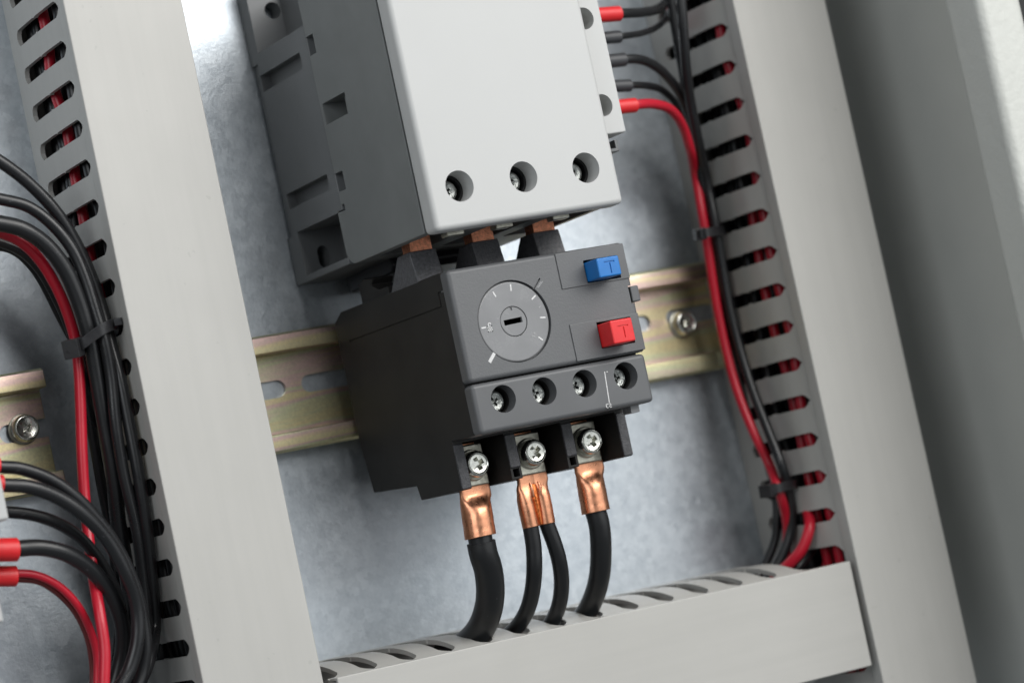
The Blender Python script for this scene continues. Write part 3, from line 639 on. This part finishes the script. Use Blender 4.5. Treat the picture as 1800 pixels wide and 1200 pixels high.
# left bundle, upper group
cable('black cable highest of the bundle entering from the left edge above the cable tie', [(-108.9,76.2,42.0),(-103.3,72.0,42.0),(-96.3,65.4,41.0),(-89.9,56.8,40.0),(-85.8,48.1,39.0),(-82.9,38.3,38.0),(-81.5,28.6,37.6),(-81.5,19.7,38.7),(-81.5,10.0,40.2),(-81.5,-2.6,40.1),(-81.5,-16.7,39.5),(-81.5,-32.2,37.2),(-81.5,-47.6,32.9),(-81.5,-58.3,28.6),(-87.9,-66.9,36.0),(-93.7,-76.5,36.0)], 1.75)
cable('second black cable from the top of the left bundle, curving down to the cable tie', [(-111.5,63.8,42.0),(-105.4,61.9,42.0),(-98.0,58.8,42.0),(-92.0,52.6,42.0),(-88.1,45.4,42.0),(-86.2,37.3,42.0),(-85.2,28.4,42.0),(-84.4,19.6,42.0),(-84.2,10.3,41.0),(-85.2,-2.0,40.0),(-85.1,-15.9,38.0),(-83.9,-31.6,36.0),(-83.8,-45.6,33.0),(-84.7,-57.8,31.0),(-87.6,-66.6,30.0),(-92.7,-76.5,30.0)], 1.65)
cable('thick black cable running beside the red one through the left cable tie', [(-113.6,56.7,44.0),(-107.5,55.1,44.0),(-101.9,52.9,44.0),(-96.0,48.2,43.0),(-91.6,41.2,42.0),(-89.1,33.1,41.0),(-87.6,23.6,40.0),(-87.0,12.8,38.0),(-86.7,-1.2,36.0),(-86.4,-15.2,34.0),(-86.4,-29.0,30.0),(-85.3,-41.5,26.0),(-84.8,-54.0,22.0),(-87.0,-64.6,20.0),(-92.2,-76.1,20.0)], 2.25)
cable('red cable running down the left bundle and held by the cable tie head', [(-111.8,56.1,38.0),(-105.9,53.6,38.0),(-101.3,50.9,38.0),(-96.5,45.7,37.0),(-92.8,38.0,36.0),(-90.6,30.0,35.0),(-89.5,21.7,34.0),(-90.2,13.9,34.0),(-92.0,3.1,34.0),(-94.2,-9.1,34.0),(-96.0,-21.3,34.0),(-97.9,-32.1,36.0),(-100.1,-41.4,40.0),(-102.3,-52.1,45.0),(-103.3,-61.2,46.0),(-106.1,-74.3,46.0)], 1.55, 'wred')
cable('dark cable under the red one at the top of the left bundle', [(-109.5,54.7,30.0),(-103.5,52.2,30.0),(-98.3,49.1,30.0),(-93.4,44.0,28.0),(-89.1,35.9,25.0),(-86.0,27.9,22.0),(-84.4,18.3,20.0),(-83.6,7.2,18.0),(-83.3,-5.5,16.0),(-82.9,-18.3,14.0),(-82.2,-31.2,12.0),(-82.6,-43.9,10.0),(-84.5,-56.4,10.0),(-90.5,-76.0,10.0)], 1.5, 'cable')
cable('black cable deepest in the left bundle against the panel', [(-107.1,53.8,22.0),(-97.8,51.2,22.0),(-91.7,45.3,20.0),(-85.1,30.4,16.0),(-80.1,17.1,13.0),(-78.7,4.0,12.0),(-77.7,-9.0,10.0),(-77.1,-22.1,9.0),(-77.1,-35.0,8.0),(-78.1,-47.8,8.0),(-84.8,-77.2,8.0)], 1.6, 'cable')
# left, lower group from the device at the edge
cable('black cable leaving the left edge device highest, looping over the short rail end', [(-128.0,-8.1,52.0),(-123.6,-9.2,52.0),(-118.5,-10.5,52.0),(-110.3,-14.9,51.0),(-103.6,-21.4,50.0),(-97.8,-29.4,48.0),(-93.5,-37.8,46.0),(-90.7,-47.4,44.0),(-89.7,-56.8,42.0),(-90.1,-63.6,41.0),(-92.0,-69.4,40.0),(-95.5,-76.3,40.0)], 1.75, sleeve=([(-128.0,-7.9,52.0),(-123.8,-9.0,52.0)], 2.3))
cable('black cable second from the top out of the left edge device', [(-129.9,-12.6,55.0),(-124.8,-14.1,55.0),(-118.1,-15.8,55.0),(-110.7,-19.7,54.0),(-104.0,-25.7,53.0),(-98.2,-33.5,51.0),(-94.5,-42.5,49.0),(-92.2,-51.9,46.0),(-93.2,-60.1,45.0),(-96.3,-67.1,44.0),(-102.1,-75.1,44.0)], 1.9, sleeve=([(-129.9,-12.6,55.0),(-124.9,-13.9,55.0)], 2.5))
cable('black cable emerging below the pale corner of the left edge device', [(-126.2,-19.3,44.0),(-121.7,-20.6,44.0),(-115.8,-22.3,44.0),(-108.9,-25.5,43.0),(-102.7,-30.1,41.0),(-97.6,-36.3,38.0),(-92.9,-43.8,33.0),(-89.9,-51.8,28.0),(-89.9,-61.0,24.0),(-94.0,-75.8,22.0)], 1.65)
cable('thick black cable coming out of the upper red sleeve at the left edge', [(-128.8,-30.0,50.0),(-122.8,-30.8,50.0),(-116.6,-31.7,50.0),(-109.3,-34.7,49.0),(-102.6,-39.9,46.0),(-97.1,-47.1,42.0),(-94.1,-55.1,38.0),(-94.2,-62.4,35.0),(-96.8,-69.5,33.0),(-100.4,-76.4,32.0)], 2.2, sleeve=([(-133.3,-29.3,50.0),(-122.8,-31.0,50.0)], 3.1))
cable('red cable coming out of the lower red sleeve at the left edge', [(-128.2,-36.2,44.0),(-122.3,-36.9,44.0),(-117.3,-38.3,44.0),(-111.6,-42.0,43.0),(-106.7,-47.9,41.0),(-103.3,-55.3,38.0),(-102.1,-62.3,36.0),(-104.3,-75.7,35.0)], 1.1, 'wred', sleeve=([(-132.7,-35.7,44.0),(-122.5,-37.6,44.0)], 2.75))
cable('dark red cable beneath the thin red one at the left edge', [(-127.4,-37.3,41.0),(-121.6,-38.3,41.0),(-115.9,-40.0,41.0),(-111.0,-43.8,40.0),(-106.0,-49.8,37.0),(-102.9,-57.4,34.0),(-102.4,-65.1,32.0),(-104.1,-75.6,31.0)], 0.95, 'dred')

# right bundle
cable('long red cable in a red sleeve running from the contact block down the right duct', [(85.5,62.5,52.0),(92.7,62.9,52.0),(101.3,63.0,48.0),(110.8,61.4,42.0),(117.6,57.0,36.0),(122.5,50.5,30.0),(128.5,43.8,20.9),(128.0,30.2,20.6),(128.0,17.6,19.3),(128.0,3.2,17.8),(128.0,-11.4,17.4),(128.0,-26.3,18.8),(128.5,-39.9,22.1),(130.5,-50.6,23.7),(129.0,-59.4,28.0),(132.2,-66.7,24.0),(133.4,-74.7,20.0),(130.0,-82.9,18.0),(124.9,-89.0,16.0)], 1.5, 'wred', sleeve=([(84.6,63.0,52.0),(92.0,62.8,52.0)], 2.2))
cable('dark wire passing straight down from the top edge over the right duct fingers', [(118.3,100.5,50.0),(117.6,93.4,50.0),(117.2,83.2,48.0),(118.1,73.4,44.0),(121.1,64.6,38.0),(124.9,53.7,32.0),(131.0,42.2,22.8),(131.0,27.6,22.3),(131.0,13.1,21.2),(130.5,0.4,20.9),(130.5,-12.5,21.4),(130.5,-27.4,23.7),(130.5,-40.6,27.3),(130.5,-51.8,30.3),(133.2,-60.9,27.0),(133.8,-69.7,24.0),(131.2,-76.3,22.0),(125.5,-83.1,20.0),(119.5,-88.1,18.0)], 1.55)
cable('black wire just behind the red one in the right bundle', [(121.6,103.0,40.0),(121.7,92.6,38.0),(123.5,78.9,34.0),(127.0,65.4,28.0),(131.2,53.4,22.0),(134.5,39.5,16.0),(134.7,26.9,14.0),(134.8,12.4,12.0),(135.2,-2.1,10.0),(134.7,-16.9,10.0),(136.3,-31.9,10.0),(137.5,-47.2,12.0),(137.0,-58.3,14.0),(135.5,-67.2,14.0),(132.9,-74.0,14.0),(127.3,-81.9,12.0),(119.2,-87.6,12.0)], 1.4)
cable('short red wire curving out of the last visible slot of the right duct', [(150.0,-58.1,7.5),(144.0,-62.3,18.4),(138.0,-66.6,27.7),(133.5,-71.6,33.5),(130.4,-77.4,32.0),(127.5,-81.2,28.0),(124.1,-84.9,22.0)], 1.75, 'wred')
cable('black wire dropping beside the short red one into the bottom duct', [(146.2,-73.5,20.0),(140.5,-77.4,24.0),(135.7,-80.3,26.0),(130.5,-83.4,26.0),(125.5,-87.8,22.0)], 1.5)
cable('dark red wire inside the duct corner above the bottom duct end', [(150.3,-76.5,24.0),(147.3,-79.6,24.0),(144.0,-83.5,24.0),(141.6,-89.2,22.0)], 1.5, 'wred')
# wires on the contact block
cable('black wire in the red sleeve near the top edge', [(85.6,91.0,52.0),(93.6,90.9,52.0),(105.7,91.7,46.0),(116.1,93.7,40.0),(128.2,100.9,32.0),(133.5,108.3,30.0)], 1.5, sleeve=([(83.6,91.2,52.0),(93.4,90.9,52.0)], 2.3))
cable('black wire in a black sleeve, second from the top on the contact block', [(86.4,85.0,48.0),(94.5,84.8,48.0),(106.7,86.2,42.0),(117.4,89.2,36.0),(124.9,93.9,32.0),(129.6,101.3,30.0)], 1.0, sleeve=([(84.4,85.0,48.0),(94.4,84.7,48.0)], 1.9), sl_mt='bsleeve')
cable('black wire in a black sleeve at the middle of the contact block', [(86.7,77.9,48.0),(94.7,77.7,48.0),(101.6,77.2,46.0),(108.4,74.9,43.0),(115.1,70.8,39.0),(121.1,65.5,34.0),(125.1,58.7,30.0),(127.8,51.1,26.0),(129.7,42.5,22.0),(132.0,26.5,18.0),(133.4,11.9,16.0),(134.6,-2.9,15.0),(135.8,-15.8,14.0),(138.3,-31.0,14.0),(140.0,-44.3,15.0),(139.0,-55.5,18.0)], 1.45, sleeve=([(84.6,77.8,48.0),(94.3,77.6,48.0)], 2.1), sl_mt='bsleeve')
cable('black wire in a black sleeve just above the red sleeve', [(89.3,70.8,44.0),(97.3,70.3,44.0),(105.9,70.1,40.0),(114.6,69.0,34.0),(122.3,65.5,28.0),(127.0,59.9,24.0),(129.9,52.2,20.0),(132.0,41.7,16.0),(133.9,27.4,12.0)], 1.1, sleeve=([(87.3,70.9,44.0),(96.9,70.3,44.0)], 1.9), sl_mt='bsleeve')
cable('short red wire end behind the dark wires at the top edge', [(129.6,104.3,26.0),(127.9,97.4,28.0),(129.6,94.1,26.0),(132.8,90.2,22.0)], 1.3, 'wred')

# wires lying inside the ducts, seen through the slots
def inner(label, pts, r, mt): cable(label, pts, r, mt)
def wob(u, w, t0, t1, n, amp, sd, horiz=False):
    rg = random.Random(sd); out = []
    for i in range(n + 1):
        t = t0 + (t1 - t0) * i / n; a = u + rg.uniform(-amp, amp); c = w + rg.uniform(-amp, amp)
        out.append((t, a, c) if horiz else (a, t, c))
    return out
inner('red wire inside the left duct seen through its upper slots', wob(-74.6, 20, 150, 30, 9, .8, 1), 1.6, 'wred')
inner('second red wire inside the left duct nearer the cover', wob(-74.2, 40.0, 60, -130, 9, 0.9, 2), 1.8, 'wred')
inner('black wire inside the left duct near its slot tips', wob(-73.8, 31, 150, -130, 14, 0.8, 3), 1.8, 'cable')
inner('black wire deep inside the left duct', wob(-70, 17, 150, -130, 14, 1.5, 4), 2.2, 'cable')
inner('red wire inside the right duct near its slot tips', wob(140.6, 35.5, 150, -130, 12, 1.2, 5), 1.7, 'wred')
inner('second red wire deeper in the right duct', wob(141, 28, 35, -130, 8, 1.2, 6), 1.5, 'wred')
inner('black wire in the middle of the right duct', wob(145, 25, 150, -130, 12, 2.0, 7), 2.2, 'cable')
inner('black wire at the foot of the right duct', wob(146, 14, 150, -130, 12, 1.5, 8), 2.0, 'cable')
inner('upper black wire at the slot mouths inside the left duct', wob(-68.5, 37, 150, -130, 14, 0.8, 14), 1.8, 'cable')
inner('lower black wire near the slot mouths inside the left duct', wob(-74, 12, 150, -130, 14, 1.2, 15), 1.9, 'cable')
inner('black wire against the cover inside the right duct', wob(141.5, 41.5, 150, -130, 12, 1.4, 16), 1.9, 'cable')
inner('lower black wire behind the middle one in the right duct', wob(152, 20, 150, -130, 12, 1.5, 17), 2.4, 'cable')
inner('lowest black wire along the near corner inside the left duct', wob(-71.9, 5.0, 150, -130, 14, 0.9, 21), 2.2, 'cable')
inner('black wire flat on the floor of the left duct', wob(-66.9, 5.0, 150, -130, 14, 0.9, 22), 2.2, 'cable')
inner('thick black wire at the middle of the floor inside the left duct', wob(-61.4, 6.0, 150, -130, 14, 0.9, 23), 2.4, 'cable')
inner('black wire near the far wall at the floor of the left duct', wob(-55.9, 7.0, 150, -130, 14, 0.9, 24), 2.4, 'cable')
inner('black wire above the floor in the middle of the left duct', wob(-60.9, 14.0, 150, -130, 14, 0.9, 25), 2.4, 'cable')
inner('thick black wire along the far wall of the left duct', wob(-53.9, 17.0, 150, -130, 14, 0.9, 26), 2.6, 'cable')
inner('black wire high along the far wall of the left duct', wob(-53.9, 29.0, 150, -130, 14, 0.9, 27), 2.6, 'cable')
inner('black wire halfway up the middle of the left duct', wob(-62.9, 24.0, 150, -130, 14, 0.9, 28), 2.0, 'cable')
inner('lowest black wire along the near corner inside the right duct', wob(142.9, 5.0, 150, -130, 14, 0.9, 29), 2.2, 'cable')
inner('black wire flat on the floor of the right duct', wob(147.9, 5.0, 150, -130, 14, 0.9, 30), 2.2, 'cable')
inner('thick black wire at the middle of the floor inside the right duct', wob(153.4, 6.0, 150, -130, 14, 0.9, 31), 2.4, 'cable')
inner('black wire near the far wall at the floor of the right duct', wob(158.9, 7.0, 150, -130, 14, 0.9, 32), 2.4, 'cable')
inner('black wire above the floor in the middle of the right duct', wob(153.9, 14.0, 150, -130, 14, 0.9, 33), 2.4, 'cable')
inner('thick black wire along the far wall of the right duct', wob(160.9, 17.0, 150, -130, 14, 0.9, 34), 2.6, 'cable')
inner('black wire high along the far wall of the right duct', wob(160.9, 29.0, 150, -130, 14, 0.9, 35), 2.6, 'cable')
inner('black wire halfway up the middle of the right duct', wob(151.9, 24.0, 150, -130, 14, 0.9, 36), 2.0, 'cable')
inner('red wire lying inside the bottom duct at its left end', wob(-88, 26, -45, 60, 6, 1.0, 9, True), 1.7, 'wred')
inner('black wire lying inside the bottom duct', wob(-96, 20, -45, 140, 8, 1.5, 10, True), 2.0, 'cable')

# ------------------------------------------------------------------ cable ties
def tie(label, pts, wid, axis, head, hs, tail):
    t_ = thing('cable_tie', label, 'cable tie', pts[0])
    C = catmull(list(pts) + [pts[0]], 6)[:-1]; N = len(C); v = []; f = []; A = Vector(axis).normalized(); T = 0.55
    cen = sum(C, Vector((0, 0, 0))) / N
    for c in C:
        o = (c - cen); o = (o - A * o.dot(A)).normalized() * T
        for q in (c - A * wid / 2, c + A * wid / 2, c + A * wid / 2 + o, c - A * wid / 2 + o): v.append(tuple(q))
    for i in range(N):
        j = (i + 1) % N
        for k in range(4): f.append((4 * i + k, 4 * i + (k + 1) % 4, 4 * j + (k + 1) % 4, 4 * j + k))
    add('strap', mesh_from(v, f, 'strap', ORG[t_.name], 'tie'), t_, 0.12, 2, 50)
    h = Vector(head); X = (Vector(pts[1]) - h); X = (X - A * X.dot(A)).normalized(); Y = A.cross(X)
    def local(x, y, z): return tuple(h + X * x + A * y + Y * z)
    bv, bf = box_vf(-hs[0], hs[0], -hs[1], hs[1], -hs[2], hs[2])
    me = mesh_from([local(*q) for q in bv], bf, 'head', ORG[t_.name], 'tie')
    cv, cf = box_vf(-hs[0] - 1, hs[0] * .55, -hs[1] * .55, hs[1] * .55, -hs[2] * .35, hs[2] * .35)
    me = carve(me, [([local(*q) for q in cv], cf)], ORG[t_.name])
    add('head', me, t_, 0.3, 2)
    if tail:
        tv, tf = box_vf(-1.1, 1.1, -1.0, 1.0, -0.6, 0.6); tp = Vector(tail)
        add('tail', mesh_from([tuple(tp + X * a + A * b + Y * c) for a, b, c in tv], tf, 'tail', ORG[t_.name], 'tie'), t_, 0.2, 2)
    return t_
tie('black cable tie round the left cable bundle, square head beside the red cable', [(-92.1,19.4,40.0),(-90.9,20.0,43.0),(-88.4,21.4,44.5),(-85.7,22.7,45.5),(-82.5,23.6,44.0),(-78.3,24.1,38.0),(-75.9,23.5,30.0),(-77.2,21.7,22.0),(-82.8,19.7,22.0),(-88.7,19.4,31.0)], 3.1, (-0.08, 1, 0.14), (-93.2,19.3,41.0), (2.2, 2.5, 2.6), (-80.8,24.0,45.5))
tie('black cable tie round the upper part of the right bundle, level with the rail top', [(122.4,24.2,25.0),(122.1,24.0,29.0),(124.9,24.0,29.0),(129.7,24.3,26.0),(135.0,24.7,20.0),(140.1,25.3,9.0),(135.9,25.1,9.0),(127.1,24.6,18.0)], 2.9, (0, 1, 0.1), (123.2,24.3,24.0), (1.6, 1.9, 1.8), None)
tie('black cable tie round the lower part of the right bundle above the bottom duct', [(123.6,-58.1,30.0),(125.8,-58.0,32.0),(129.3,-57.7,32.0),(134.6,-58.0,29.0),(140.5,-58.8,21.0),(145.3,-60.0,9.0),(139.9,-60.1,9.0),(130.8,-59.2,19.0)], 2.9, (0, 1, 0.1), (124.3,-58.1,29.0), (2.2, 2.0, 2.0), None)

# ------------------------------------------------------------------ device at the left edge
dv_ = thing('edge_device', 'pale grey corner of another device at the left edge above the red sleeves', 'contactor', (-130, -30, 0))
c1 = (-127.0,-22.4,62.0); c2 = (-126.8,-11.3,62.0)
box('front_cover', (c1[0] - 60, c1[0] - 0.2, c1[1] - 1.0, c1[1] + 90, 57, 62), 'face', dv_, 0.8)
box('body', (c1[0] - 60, c1[0] - 3.2, c1[1] - 12, c1[1] + 88, 1, 56.8), 'base', dv_, 0.4)
c3 = (-133.2,-48.7,60.0)
d2 = thing('edge_device', 'pale grey sliver at the left edge below the red sleeves', 'contactor', (-130, -60, 0))
box('front_cover', (c3[0] - 60, c3[0], c3[1], c3[1] + 16, 54, 60), 'face', d2, 0.8)
box('body', (c3[0] - 60, c3[0] - 2, c3[1] - 2, c3[1] + 15, 1, 53.8), 'base', d2, 0.4)
